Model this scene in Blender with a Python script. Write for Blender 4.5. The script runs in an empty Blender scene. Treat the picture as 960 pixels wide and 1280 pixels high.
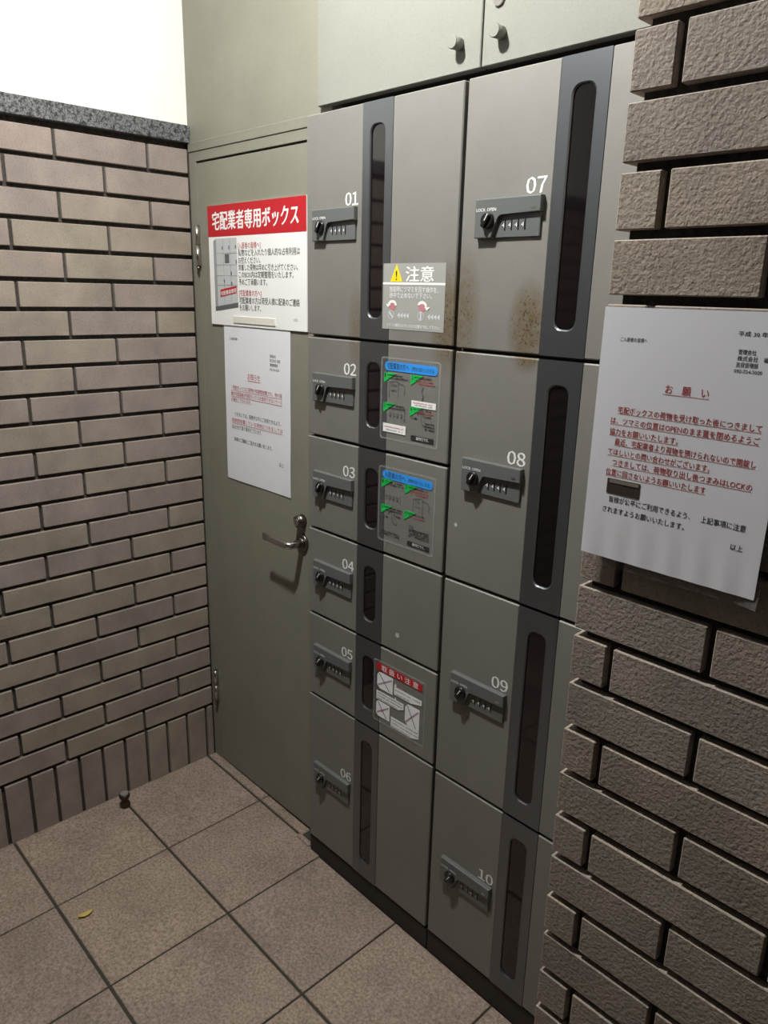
import bpy, bmesh, math, random
from mathutils import Vector, Matrix

random.seed(7)
scene = bpy.context.scene
COL = scene.collection

# ------------------------------------------------------------------ camera
CAM = Vector((1.97591, -1.17955, 1.50851))
cd = bpy.data.cameras.new('camera')
cd.sensor_fit = 'HORIZONTAL'; cd.sensor_width = 36.0; cd.lens = 35.42
cd.clip_start = 0.02
cam = bpy.data.objects.new('camera', cd); COL.objects.link(cam)
cam.location = CAM
cam.rotation_euler = (1.286519, -0.023322, 0.808450)
scene.camera = cam

# ------------------------------------------------------------------ world, exposure
world = bpy.data.worlds.new('world'); scene.world = world
world.use_nodes = True
bgn = world.node_tree.nodes['Background']
bgn.inputs[0].default_value = (0.62, 0.72, 1.0, 1)
bgn.inputs[1].default_value = 0.010
scene.view_settings.view_transform = 'Standard'
scene.view_settings.look = 'None'
scene.view_settings.gamma = 1.0
scene.view_settings.use_curve_mapping = False
scene.view_settings.exposure = 0.0
LAMP_POS = Vector((0.88, -0.67, 2.52))   # where the shadows of the knobs, dials and lever point back to
LAMP_STRENGTH = 2130.0
CEIL = 2.54

# ------------------------------------------------------------------ main dimensions (metres)
YL = -0.077            # front of the locker doors
YD = -0.030            # face of the door leaf
YC = -0.043            # face of the upper cabinet doors
YR = -0.3616           # face of the right brick wall
XR = 1.4963            # left end of the right brick wall
HB = 0.07              # brick course pitch
FB, FC = -0.0143, 0.0023
def fz(x, y): return FB * x + FC * y     # the floor falls slightly

# ------------------------------------------------------------------ materials
def nodes_of(m):
    return m.node_tree.nodes, m.node_tree.links
def pmat(name, col, rough=0.5, metal=0.0, spec=0.5, emit=None, es=0.0):
    m = bpy.data.materials.new(name); m.use_nodes = True
    b = m.node_tree.nodes['Principled BSDF']
    b.inputs['Base Color'].default_value = (*col, 1)
    b.inputs['Roughness'].default_value = rough
    b.inputs['Metallic'].default_value = metal
    b.inputs['Specular IOR Level'].default_value = spec
    if emit:
        b.inputs['Emission Color'].default_value = (*emit, 1)
        b.inputs['Emission Strength'].default_value = es
    return m
def ramp(ns, stops, interp='LINEAR'):
    r = ns.new('ShaderNodeValToRGB'); r.color_ramp.interpolation = interp
    e = r.color_ramp.elements
    while len(e) > 1: e.remove(e[0])
    e[0].position = stops[0][0]; e[0].color = (*stops[0][1], 1)
    for p, c in stops[1:]:
        k = e.new(p); k.color = (*c, 1)
    return r
def noise(ns, ls, scale, detail=4, rough=0.6, vec=None, dist=0.0):
    n = ns.new('ShaderNodeTexNoise')
    n.inputs['Scale'].default_value = scale; n.inputs['Detail'].default_value = detail
    n.inputs['Roughness'].default_value = rough; n.inputs['Distortion'].default_value = dist
    if vec is not None: ls.new(vec, n.inputs['Vector'])
    return n
def mixc(ns, ls, typ, fac, a, b):
    n = ns.new('ShaderNodeMix'); n.data_type = 'RGBA'; n.blend_type = typ
    for i, v in ((0, fac), (6, a), (7, b)):
        if hasattr(v, 'links') or hasattr(v, 'is_linked'): ls.new(v, n.inputs[i])
        elif i == 0: n.inputs[0].default_value = v
        else: n.inputs[i].default_value = (*v, 1)
    return n.outputs[2]
def mathn(ns, ls, op, a, b=None, c=None, clamp=False):
    n = ns.new('ShaderNodeMath'); n.operation = op; n.use_clamp = clamp
    for i, v in enumerate((a, b, c)):
        if v is None: continue
        if isinstance(v, (int, float)): n.inputs[i].default_value = v
        else: ls.new(v, n.inputs[i])
    return n.outputs[0]
def pos(ns):
    return ns.new('ShaderNodeNewGeometry').outputs['Position']
def bump(ns, ls, b, height, strength, dist):
    n = ns.new('ShaderNodeBump'); n.inputs['Strength'].default_value = strength
    n.inputs['Distance'].default_value = dist
    ls.new(height, n.inputs['Height']); ls.new(n.outputs[0], b.inputs['Normal'])
    return n

def brick_mat(name, tones, speck, rough, bump_s, bump_d, bump_scale, bump_detail=4):
    m = pmat(name, (.3, .3, .3), rough, spec=0.25); ns, ls = nodes_of(m); b = ns['Principled BSDF']
    oi = ns.new('ShaderNodeObjectInfo')
    n = len(tones); mean = [sum(t[k] for t in tones) / n for k in range(3)]
    tones = [tuple(mean[k] + (t[k] - mean[k]) * .62 for k in range(3)) for t in tones]
    r = ramp(ns, [(i / n, tuple(c * .93 for c in t)) for i, t in enumerate(tones)], 'CONSTANT'); ls.new(oi.outputs['Random'], r.inputs[0])
    p = pos(ns)
    big = noise(ns, ls, 9, 3, .6, p)
    rb = ramp(ns, [(.3, (.80, .80, .80)), (.7, (1.14, 1.12, 1.10))]); ls.new(big.outputs[0], rb.inputs[0])
    c = mixc(ns, ls, 'MULTIPLY', 1.0, r.outputs[0], rb.outputs[0])
    fine = noise(ns, ls, 260, 2, .5, p)
    rf = ramp(ns, [(.28, (.62, .60, .58)), (.46, (1, 1, 1)), (.62, (1, 1, 1)), (.74, (1.2, 1.18, 1.15))]); ls.new(fine.outputs[0], rf.inputs[0])
    c = mixc(ns, ls, 'MULTIPLY', speck, c, rf.outputs[0])
    v = ns.new('ShaderNodeTexVoronoi'); v.inputs['Scale'].default_value = 95; ls.new(p, v.inputs['Vector'])
    rv = ramp(ns, [(.06, (.35, .33, .31)), (.13, (1, 1, 1))]); ls.new(v.outputs['Distance'], rv.inputs[0])
    c = mixc(ns, ls, 'MULTIPLY', speck * .55, c, rv.outputs[0])
    ls.new(c, b.inputs['Base Color'])
    h = noise(ns, ls, bump_scale, bump_detail, .6, p)
    bump(ns, ls, b, h.outputs[0], bump_s, bump_d)
    return m

M = {}
M['brick_left'] = brick_mat('brick_left', [(.325, .268, .240), (.322, .285, .228), (.305, .255, .238), (.330, .288, .240), (.318, .276, .232), (.300, .252, .234)], .55, .62, .35, .0012, 240)
M['brick_right'] = brick_mat('brick_right', [(.370, .310, .256), (.340, .292, .258), (.380, .332, .272), (.350, .307, .272)], .9, .7, .9, .0015, 185, 2.0)
def mortar_mat():
    m = pmat('mortar', (.10, .095, .085), .95, spec=0.1); ns, ls = nodes_of(m); b = ns['Principled BSDF']
    n = noise(ns, ls, 120, 4, .6, pos(ns))
    r = ramp(ns, [(.3, (.040, .037, .033)), (.7, (.085, .080, .073))]); ls.new(n.outputs[0], r.inputs[0])
    ls.new(r.outputs[0], b.inputs['Base Color']); bump(ns, ls, b, n.outputs[0], .5, .002)
    return m
M['mortar'] = mortar_mat()
def granite_mat():
    m = pmat('granite', (.2, .2, .2), .35); ns, ls = nodes_of(m); b = ns['Principled BSDF']
    p = pos(ns)
    n1 = noise(ns, ls, 105, 3, .7, p); n2 = noise(ns, ls, 300, 2, .6, p)
    r1 = ramp(ns, [(.38, (.018, .020, .023)), (.48, (.085, .092, .097)), (.57, (.20, .21, .21)), (.66, (.10, .085, .075))]); ls.new(n1.outputs[0], r1.inputs[0])
    r2 = ramp(ns, [(.35, (.45, .45, .48)), (.6, (1.3, 1.3, 1.3))]); ls.new(n2.outputs[0], r2.inputs[0])
    ls.new(mixc(ns, ls, 'MULTIPLY', 1, r1.outputs[0], r2.outputs[0]), b.inputs['Base Color'])
    return m
M['granite'] = granite_mat()
def plaster_mat(name, col):
    m = pmat(name, col, .9, spec=0.2); ns, ls = nodes_of(m); b = ns['Principled BSDF']
    n = noise(ns, ls, 180, 4, .6, pos(ns)); bump(ns, ls, b, n.outputs[0], .18, .002)
    return m
M['plaster'] = plaster_mat('plaster', (.80, .79, .76))
M['ceiling'] = plaster_mat('ceiling_paint', (.50, .50, .48))

def paint_mat(name, col, rough, mottle=.06, stains=(), metal=0.0):
    m = pmat(name, col, rough, metal, spec=0.25); ns, ls = nodes_of(m); b = ns['Principled BSDF']
    p = pos(ns)
    n = noise(ns, ls, 7, 4, .6, p)
    lo = tuple(c * (1 - mottle) for c in col); hi = tuple(c * (1 + mottle) for c in col)
    r = ramp(ns, [(.3, lo), (.7, hi)]); ls.new(n.outputs[0], r.inputs[0])
    f = noise(ns, ls, 520, 2, .5, p)
    rf = ramp(ns, [(.3, (.93, .93, .93)), (.7, (1.06, 1.06, 1.06))]); ls.new(f.outputs[0], rf.inputs[0])
    c = mixc(ns, ls, 'MULTIPLY', 1, r.outputs[0], rf.outputs[0])
    if stains:
        sep = ns.new('ShaderNodeSeparateXYZ'); ls.new(p, sep.inputs[0])
        tot = None
        for (cx, cz, rx, rz, k) in stains:
            dx = mathn(ns, ls, 'DIVIDE', mathn(ns, ls, 'SUBTRACT', sep.outputs[0], cx), rx)
            dz = mathn(ns, ls, 'DIVIDE', mathn(ns, ls, 'SUBTRACT', sep.outputs[2], cz), rz)
            d = mathn(ns, ls, 'ADD', mathn(ns, ls, 'POWER', dx, 2.0), mathn(ns, ls, 'POWER', dz, 2.0))
            e = mathn(ns, ls, 'MULTIPLY', mathn(ns, ls, 'SUBTRACT', 1.0, d, clamp=True), k)
            tot = e if tot is None else mathn(ns, ls, 'MAXIMUM', tot, e)
        sn = noise(ns, ls, 60, 5, .7, p)
        g = mathn(ns, ls, 'MULTIPLY', tot, mathn(ns, ls, 'MULTIPLY', sn.outputs[0], 1.7), clamp=True)
        c = mixc(ns, ls, 'MULTIPLY', g, c, (.62, .47, .26))
        sp = noise(ns, ls, 230, 2, .5, p)
        spm = mathn(ns, ls, 'GREATER_THAN', mathn(ns, ls, 'ADD', sp.outputs[0], mathn(ns, ls, 'MULTIPLY', tot, .12)), .70)
        spm = mathn(ns, ls, 'MULTIPLY', spm, mathn(ns, ls, 'MULTIPLY', tot, 1.0, clamp=True))
        c = mixc(ns, ls, 'MIX', spm, c, (.10, .06, .03))
    ls.new(c, b.inputs['Base Color'])
    bump(ns, ls, b, f.outputs[0], .05, .0005)
    return m
STAINS = [(.995, 1.46, .05, .11, .9), (.738, 1.43, .03, .10, .55), (1.032, 1.47, .045, .13, .7), (1.180, 1.455, .045, .085, 1.0), (1.185, 1.405, .035, .03, .9), (.99, 1.395, .03, .02, .6)]
M['locker'] = paint_mat('locker_paint', (.242, .237, .221), .60, .05, STAINS, metal=.38)
M['door'] = paint_mat('door_paint', (.225, .222, .178), .48, .06)
M['cabinet'] = paint_mat('cabinet_paint', (.235, .242, .215), .5, .03)
M['stripe'] = pmat('dark_stripe_metal', (.170, .182, .200), .34, metal=.85)
M['pane'] = pmat('smoked_window', (.006, .004, .005), .05)
M['pane'].node_tree.nodes['Principled BSDF'].inputs['IOR'].default_value = 1.6
M['body'] = pmat('locker_carcass', (.045, .040, .036), .6)
M['plinth'] = pmat('dark_plinth', (.022, .018, .016), .7)
M['lock'] = pmat('lock_grey_plastic', (.115, .125, .123), .38)
M['black'] = pmat('black_plastic', (.008, .008, .009), .3)
M['white_print'] = pmat('white_print', (.86, .86, .86), .5)
M['steel'] = pmat('brushed_steel', (.55, .53, .50), .28, metal=1.0)
M['dark_steel'] = pmat('aged_steel', (.20, .18, .16), .35, metal=1.0)
M['paper'] = pmat('paper', (.76, .77, .82), .75, spec=.2)
M['board'] = pmat('sign_board_white', (.84, .86, .85), .35)
M['red'] = pmat('red_print', (.47, .012, .020), .4)
M['red_ink'] = pmat('red_ink', (.42, .045, .04), .7)
M['ink'] = pmat('black_ink', (.022, .022, .026), .6)
M['yellow'] = pmat('yellow_print', (.82, .66, .02), .45)
M['blue'] = pmat('blue_print', (.03, .30, .86), .45)
M['green'] = pmat('green_print', (.01, .46, .08), .45)
M['pink'] = pmat('pale_red_print', (.50, .20, .22), .5)
M['lilac'] = pmat('lilac_cross_print', (.42, .30, .38), .5)
M['pale'] = pmat('pale_print', (.60, .63, .66), .5)
M['patch'] = pmat('white_patch_print', (.86, .87, .90), .5)
M['print_grey'] = pmat('grey_print', (.30, .315, .32), .5)
M['print_mid'] = pmat('mid_grey_print', (.50, .53, .54), .5)
M['print_dark'] = pmat('dark_grey_print', (.12, .125, .13), .5)
M['sticker_bg'] = pmat('grey_sticker', (.335, .34, .32), .45)
M['photo_dark'] = pmat('printed_photo_dark', (.035, .026, .022), .6)
M['photo_light'] = pmat('printed_photo_light', (.20, .17, .13), .6)
M['tape'] = pmat('cream_tape', (.74, .73, .66), .4)
M['leaf'] = pmat('yellow_leaf', (.55, .43, .10), .6)
M['rubber'] = pmat('grey_rubber', (.20, .19, .18), .7)
M['brass_dark'] = pmat('dark_brass', (.06, .040, .032), .35, metal=.6)
def film_mat(name, fac, col):
    m = bpy.data.materials.new(name); m.use_nodes = True
    ns, ls = nodes_of(m); b = ns['Principled BSDF']
    b.inputs['Base Color'].default_value = (*col, 1); b.inputs['Roughness'].default_value = .12
    t = ns.new('ShaderNodeBsdfTransparent'); x = ns.new('ShaderNodeMixShader')
    x.inputs[0].default_value = fac
    ls.new(t.outputs[0], x.inputs[1]); ls.new(b.outputs[0], x.inputs[2])
    ls.new(x.outputs[0], ns['Material Output'].inputs[0])
    return m
M['film'] = film_mat('clear_film', .04, (.40, .42, .42))
M['film_edge'] = film_mat('clear_film_edge', .24, (.60, .62, .62))
M['sleeve'] = film_mat('clear_sleeve', .10, (.4, .42, .46))
def tile_mat():
    m = pmat('floor_tile', (.3, .24, .2), .6, spec=.35); ns, ls = nodes_of(m); b = ns['Principled BSDF']
    p = pos(ns); oi = ns.new('ShaderNodeObjectInfo')
    n = noise(ns, ls, 150, 3, .65, p)
    r = ramp(ns, [(.31, (.180, .132, .102)), (.50, (.292, .228, .186)), (.69, (.400, .322, .268))]); ls.new(n.outputs[0], r.inputs[0])
    n2 = noise(ns, ls, 6, 4, .65, p)
    r2 = ramp(ns, [(.3, (.78, .78, .76)), (.65, (1.08, 1.07, 1.06))]); ls.new(n2.outputs[0], r2.inputs[0])
    c = mixc(ns, ls, 'MULTIPLY', 1, r.outputs[0], r2.outputs[0])
    ro = ramp(ns, [(0, (.93, .93, .94)), (1, (1.05, 1.04, 1.02))]); ls.new(oi.outputs['Random'], ro.inputs[0])
    c = mixc(ns, ls, 'MULTIPLY', 1, c, ro.outputs[0])
    ls.new(c, b.inputs['Base Color']); bump(ns, ls, b, n.outputs[0], .5, .0012)
    return m
M['tile'] = tile_mat()
M['grout'] = pmat('floor_grout', (.055, .052, .043), .95, spec=.1)
M['grout_light'] = pmat('grout_crumb', (.30, .27, .23), .9, spec=.1)

# ------------------------------------------------------------------ mesh helpers
def box(bm, x0, x1, y0, y1, z0, z1, bev=0.0, segs=1):
    vs = [bm.verts.new(c) for c in ((x0, y0, z0), (x1, y0, z0), (x1, y1, z0), (x0, y1, z0), (x0, y0, z1), (x1, y0, z1), (x1, y1, z1), (x0, y1, z1))]
    fs = [bm.faces.new([vs[i] for i in f]) for f in ((0, 3, 2, 1), (4, 5, 6, 7), (0, 1, 5, 4), (1, 2, 6, 5), (2, 3, 7, 6), (3, 0, 4, 7))]
    if bev:
        es = list({e for f in fs for e in f.edges})
        bmesh.ops.bevel(bm, geom=es, offset=bev, segments=segs, profile=.5, affect='EDGES')
    return vs
def prism(bm, poly, y0, y1, bev=0.0, segs=1, only_front=True):
    """poly: (x,z) counter-clockwise seen from -y; y0 front (smaller y), y1 back"""
    a = [bm.verts.new((x, y0, z)) for x, z in poly]; b = [bm.verts.new((x, y1, z)) for x, z in poly]
    n = len(poly)
    front = bm.faces.new(a); bm.faces.new(b[::-1])
    for i in range(n):
        bm.faces.new((a[(i + 1) % n], a[i], b[i], b[(i + 1) % n]))
    if bev:
        bmesh.ops.bevel(bm, geom=list(front.edges), offset=bev, segments=segs, profile=.5, affect='EDGES')
def cyl(bm, p0, p1, r0, r1=None, n=20, caps=True):
    r1 = r0 if r1 is None else r1
    p0 = Vector(p0); p1 = Vector(p1); d = (p1 - p0).normalized()
    u = d.orthogonal().normalized(); w = d.cross(u)
    A = [bm.verts.new(p0 + (u * math.cos(2 * math.pi * i / n) + w * math.sin(2 * math.pi * i / n)) * r0) for i in range(n)]
    B = [bm.verts.new(p1 + (u * math.cos(2 * math.pi * i / n) + w * math.sin(2 * math.pi * i / n)) * r1) for i in range(n)]
    for i in range(n):
        f = bm.faces.new((A[i], A[(i + 1) % n], B[(i + 1) % n], B[i])); f.smooth = True
    if caps:
        bm.faces.new(A[::-1]); bm.faces.new(B)
def lathe(bm, c, prof, n=24):
    """prof: (r,z) from bottom to top about a vertical axis at c"""
    rings = []
    for r, z in prof:
        rings.append([bm.verts.new((c[0] + r * math.cos(2 * math.pi * i / n), c[1] + r * math.sin(2 * math.pi * i / n), c[2] + z)) for i in range(n)])
    for a, b in zip(rings, rings[1:]):
        for i in range(n):
            f = bm.faces.new((a[i], a[(i + 1) % n], b[(i + 1) % n], b[i])); f.smooth = True
    bm.faces.new(rings[0][::-1]); bm.faces.new(rings[-1])
def to_mesh(bm, name, mat, fixn=True):
    if fixn: bmesh.ops.recalc_face_normals(bm, faces=bm.faces)
    me = bpy.data.meshes.new(name); bm.to_mesh(me); bm.free()
    me.materials.append(mat)
    return me
def root_of(o):
    w = Vector((0, 0, 0))
    while o is not None:
        w += o.location; o = o.parent
    return w
def obj(name, bm, mat, parent=None, fixn=True):
    """one mesh object; geometry given in world metres"""
    mat = M[mat] if isinstance(mat, str) else mat
    off = root_of(parent)
    if off.length > 0: bmesh.ops.translate(bm, verts=bm.verts, vec=-off)
    o = bpy.data.objects.new(name, to_mesh(bm, name, mat, fixn)); COL.objects.link(o)
    o.parent = parent
    return o
def inst(name, me, parent, loc):
    o = bpy.data.objects.new(name, me); COL.objects.link(o)
    o.parent = parent; o.location = Vector(loc) - root_of(parent)
    return o
def tag(o, label=None, cat=None, group=None, kind=None):
    for k, v in (('label', label), ('category', cat), ('group', group), ('kind', kind)):
        if v: o[k] = v
    return o
def empty(name, loc):
    o = bpy.data.objects.new(name, None); COL.objects.link(o); o.location = loc; o.empty_display_size = .05
    return o
def quick(name, mat, parent, *b, bev=0.0, segs=1):
    bm = bmesh.new(); box(bm, *b, bev=bev, segs=segs)
    return obj(name, bm, mat, parent)

# deferred printed lettering: flat print lying on a surface that faces -y
TEXTS = []
def text(s, x0, zb, em, mat, parent, y, x1=None, bold=0.0, name='lettering', yfun=None, shear=0.0, align='L', wscale=1.0):
    c = bpy.data.curves.new('t', 'FONT'); c.body = s; c.size = 1.0; c.resolution_u = 2
    c.fill_mode = 'FRONT'
    o = bpy.data.objects.new('t', c); COL.objects.link(o)
    TEXTS.append((o, x0, x1, zb, em, mat, parent, y, name, yfun, shear, align, wscale, bold))
def flush_texts():
    bpy.context.view_layer.update()
    dg = bpy.context.evaluated_depsgraph_get()
    for (o, x0, x1, zb, em, mat, parent, y, name, yfun, shear, align, wscale, bold) in TEXTS:
        me = bpy.data.meshes.new_from_object(o.evaluated_get(dg))
        if len(me.vertices) == 0:
            print('NO GLYPHS', o.data.body); continue
        xs = [v.co.x for v in me.vertices]; a, b = min(xs), max(xs)
        sx = (x1 - x0) / (b - a) if x1 is not None else em * wscale
        ox = x0 if align == 'L' else x0 - (b - a) * sx / 2
        if bold:                       # heavier print: the glyphs once more, a hair to each side
            t = bmesh.new(); t.from_mesh(me)
            w = bold * (em / sx if x1 is not None else 1.0)
            d1 = bmesh.ops.duplicate(t, geom=t.verts[:] + t.edges[:] + t.faces[:])
            bmesh.ops.translate(t, verts=[g for g in d1['geom'] if isinstance(g, bmesh.types.BMVert)], vec=(w, bold * .5, .00004))
            t.to_mesh(me); t.free()
        off = root_of(parent)
        for v in me.vertices:
            X = ox + (v.co.x - a) * sx; Z = zb + v.co.y * em + (X - x0) * shear
            Y = (y if yfun is None else y + yfun(X, Z)) - v.co.z
            v.co = Vector((X, Y, Z)) - off
        me.name = name; me.materials.clear(); me.materials.append(M[mat])
        n = bpy.data.objects.new(name, me); COL.objects.link(n); n.parent = parent
        cu = o.data
        bpy.data.objects.remove(o); bpy.data.curves.remove(cu)
def plate(name, mat, parent, x0, x1, z0, z1, y, t=.0004):
    """a printed patch: thin plate whose front lies t in front of y"""
    bm = bmesh.new(); box(bm, x0, x1, y - t, y, z0, z1)
    return obj(name, bm, mat, parent)
def poly_plate(name, mat, parent, poly, y, t=.0004):
    bm = bmesh.new(); prism(bm, poly, y - t, y)
    return obj(name, bm, mat, parent)
def roundrect(x0, x1, z0, z1, r, n=5):
    pts = []
    for cx, cz, a0 in ((x1 - r, z0 + r, -90), (x1 - r, z1 - r, 0), (x0 + r, z1 - r, 90), (x0 + r, z0 + r, 180)):
        for i in range(n + 1):
            a = math.radians(a0 + 90 * i / n); pts.append((cx + r * math.cos(a), cz + r * math.sin(a)))
    return pts
def hole_plate(bm, outer, inner, y0, y1, lip=0.0):
    """plate facing -y with a hole; inner loop gets a chamfered lip"""
    def loop(pts, y): return [bm.verts.new((x, y, z)) for x, z in pts]
    def edges(vs): return [bm.edges.new((vs[i], vs[(i + 1) % len(vs)])) for i in range(len(vs))]
    o0 = loop(outer, y0); i0 = loop(inner, y0)
    bmesh.ops.triangle_fill(bm, use_beauty=True, use_dissolve=False, edges=edges(o0) + edges(i0))
    o1 = loop(outer, y1)
    for i in range(len(outer)):
        j = (i + 1) % len(outer); bm.faces.new((o0[j], o0[i], o1[i], o1[j]))
    prev = i0
    if lip:
        cx = sum(p[0] for p in inner) / len(inner); cz = sum(p[1] for p in inner) / len(inner)
        zs = [p[1] for p in inner]; xs = [p[0] for p in inner]
        hx = (max(xs) - min(xs)) / 2; hz = (max(zs) - min(zs)) / 2
        sh = [(cx + (x - cx) * (hx - lip) / hx, cz + (z - cz) * (hz - lip) / hz) for x, z in inner]
        nx = loop(sh, y0 + lip)
        for i in range(len(inner)):
            j = (i + 1) % len(inner); bm.faces.new((prev[i], prev[j], nx[j], nx[i]))
        prev = nx; inner = sh
    i1 = loop(inner, y1)
    for i in range(len(inner)):
        j = (i + 1) % len(inner); bm.faces.new((prev[i], prev[j], i1[j], i1[i]))

# ================================================================== STRUCTURE
# ---- left brick wall (plane x = 0, runs towards the viewer)
PB, JB, JH, YB, LH, ZT = 0.2400, 0.0082, 0.0104, -0.0349, 0.1113, 1.8607
LB = PB - JB; HBR = HB - JH
DEP = 0.011                                   # how proud the bricks stand
Y_END = -2.9
bm = bmesh.new(); box(bm, -.14, -DEP, Y_END, .05, -.05, 1.876)
wall_left = tag(obj('wall_left', bm, 'mortar'), 'tall wall of staggered brown-grey bricks with a soldier course at the floor', 'wall', kind='structure')
def brick_mesh(name, dx, dy, dz, mat, face, bev=.0016):
    """face 'x': brick proud towards +x (front at x=0); 'y': proud towards -y (front at y=0). origin at lower start corner"""
    bm = bmesh.new()
    if face == 'x': box(bm, -dx, 0, 0, dy, 0, dz, bev=bev)
    else: box(bm, 0, dx, 0, dy, 0, dz, bev=bev)
    return to_mesh(bm, name, M[mat])
m_full = brick_mesh('brick', .03, LB, HBR, 'brick_left', 'x')
m_half = brick_mesh('brick', .03, LH, HBR, 'brick_left', 'x')
m_sold = brick_mesh('brick', .03, HB - .009, .215, 'brick_left', 'x')
m_sold_cut = brick_mesh('brick', .03, .019, .215, 'brick_left', 'x')
far_l = bmesh.new()
Y_VIS = -0.80
for r in range(24):
    z = ZT - r * HB - HBR
    y = YB
    if r % 2 == 0:
        y -= LH; inst('brick', m_half, wall_left, (random.uniform(-.0006, .0006), y, z)); y -= JB
    while y > Y_END + .05:
        y -= LB
        if y + LB > Y_VIS: inst('brick', m_full, wall_left, (random.uniform(-.0008, .0008), y, z))
        else: box(far_l, -.03, 0, y, y + LB, z, z + HBR)
        y -= JB
y = YB; zs = ZT - 24 * HB - .215
y -= .019; inst('brick', m_sold_cut, wall_left, (0, y, zs)); y -= .009
while y > Y_END + .03:
    y -= HB - .009
    if y > Y_VIS: inst('brick', m_sold, wall_left, (random.uniform(-.0008, .0008), y, zs))
    else: box(far_l, -.03, 0, y, y + HB - .009, zs, zs + .215)
    y -= .009
tag(obj('brick_courses', far_l, 'brick_left', wall_left), kind='stuff')
quick('plaster', 'plaster', wall_left, -.14, -.002, Y_END, .05, 1.90, CEIL)
tag(quick('trim_1', 'granite', None, -.12, .010, Y_END, -.024, 1.876, 1.9185, bev=.0015), 'speckled grey granite coping strip along the top of the brick wall', 'coping', kind='structure')

# ---- right brick wall (plane y = YR)
wr_top = CEIL
bm = bmesh.new(); box(bm, XR + .012, 3.2, YR + .012, .32, -.08, wr_top)
wall_right = tag(obj('wall_right', bm, 'mortar'), 'rough-faced brown brick pier beside the lockers with deep dark joints', 'wall', kind='structure')
JR = .0100; LR = .2297; RD = .03
m_r = {}
for k, L in (('a', .0487), ('b', .1694), ('f', LR)):
    bm = bmesh.new(); box(bm, 0, L, 0, RD, 0, HBR, bev=.0013); m_r[k] = (to_mesh(bm, 'brick', M['brick_right']), L)
bm = bmesh.new(); box(bm, 0, RD, 0, .10, 0, HBR, bev=.0013); m_side = to_mesh(bm, 'brick', M['brick_right'])
far_r = bmesh.new()
ZR = 1.2203
for r in range(-20, 18):
    zt = ZR - r * HB; z = zt - HBR
    if zt > CEIL + .01 or zt < -.02: continue
    x = XR; first = True
    while x < 3.1:
        me, L = m_r['f'] if not first else (m_r['b'] if r % 2 else m_r['a'])
        if x < 2.02 and zt < 2.2 and not (r > 13 and x > 1.9): inst('brick', me, wall_right, (x, YR + random.uniform(-.0008, .0008), z))
        else: box(far_r, x, x + L, YR, YR + RD, z, z + HBR)
        x += L + JR; first = False
    # return of the wall towards the lockers (end faces)
    yy = YR + RD + JR
    while yy < -.09:
        box(far_r, XR, XR + RD, yy, min(yy + LR, -.07), z, z + HBR); yy += LR + JR
tag(obj('brick_courses', far_r, 'brick_right', wall_right), kind='stuff')

# ---- back wall: painted panel above the door, wall behind the lockers
bm = bmesh.new()
box(bm, -.05, .60, YD, .06, 1.876, CEIL)
box(bm, .545, 1.56, .30, .36, -.08, CEIL)
tag(obj('wall_back', bm, 'door'), 'olive-grey painted panel above the narrow door, behind the lockers', 'wall', kind='structure')
tag(quick('trim_2', 'locker', None, 1.467, 1.510, -.060, .20, -.06, CEIL), 'grey filler strip between the lockers and the brick pier', 'trim', kind='structure')
# ---- ceiling
tag(quick('ceiling', 'ceiling', None, -.14, 3.2, Y_END, .36, CEIL, CEIL + .06), 'plain pale ceiling above the locker corner', 'ceiling', kind='structure')

# ---- floor
bm = bmesh.new()
x0, x1, y0, y1 = -.14, 3.2, Y_END, .36
vs = [bm.verts.new((x, y, fz(x, y) - d)) for d in (.08, .004) for x, y in ((x0, y0), (x1, y0), (x1, y1), (x0, y1))]
for f in ((0, 3, 2, 1), (4, 5, 6, 7), (0, 1, 5, 4), (1, 2, 6, 5), (2, 3, 7, 6), (3, 0, 4, 7)): bm.faces.new([vs[i] for i in f])
floor = tag(obj('floor', bm, 'grout'), 'brownish square floor tiles with dark grout', 'floor', kind='structure')
TX, TY, TX0, TY0 = .3057, .3098, -.005, -.0593
def tile(xa, xb, ya, yb, top=0.0):
    bm = bmesh.new()
    c = ((xa, ya), (xb, ya), (xb, yb), (xa, yb))
    a = [bm.verts.new((x, y, fz(x, y) - .02)) for x, y in c]; b = [bm.verts.new((x, y, fz(x, y) + top)) for x, y in c]
    t = bm.faces.new(b); bm.faces.new(a[::-1])
    for i in range(4): bm.faces.new((a[i], a[(i + 1) % 4], b[(i + 1) % 4], b[i]))
    bmesh.ops.bevel(bm, geom=list(t.edges), offset=.0015, segments=1, profile=.5, affect='EDGES')
    return obj('tile', bm, 'tile', floor)
for i in range(0, 10):
    xa = TX0 + i * TX + .0022; xb = TX0 + (i + 1) * TX - .0022
    for j in range(0, 9):
        yb = TY0 - j * TY - .0036; ya = TY0 - (j + 1) * TY + .0036
        if xa > XR + .02 and ya > YR: continue
        if j == 0 and xa > .55: yb = -.0745
        tile(xa, xb, ya, yb)
for xa, xb in ((.0, TX0 + TX - .002), (TX0 + TX + .002, .507)):
    tile(xa, xb, TY0 + .0036, .04, top=.001)
bm = bmesh.new()
box(bm, .500, .560, -.0735, -.058, fz(.53, 0) - .015, fz(.53, 0) + .007, bev=.005, segs=2)
obj('mortar_lump', bm, 'tile', floor)

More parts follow.
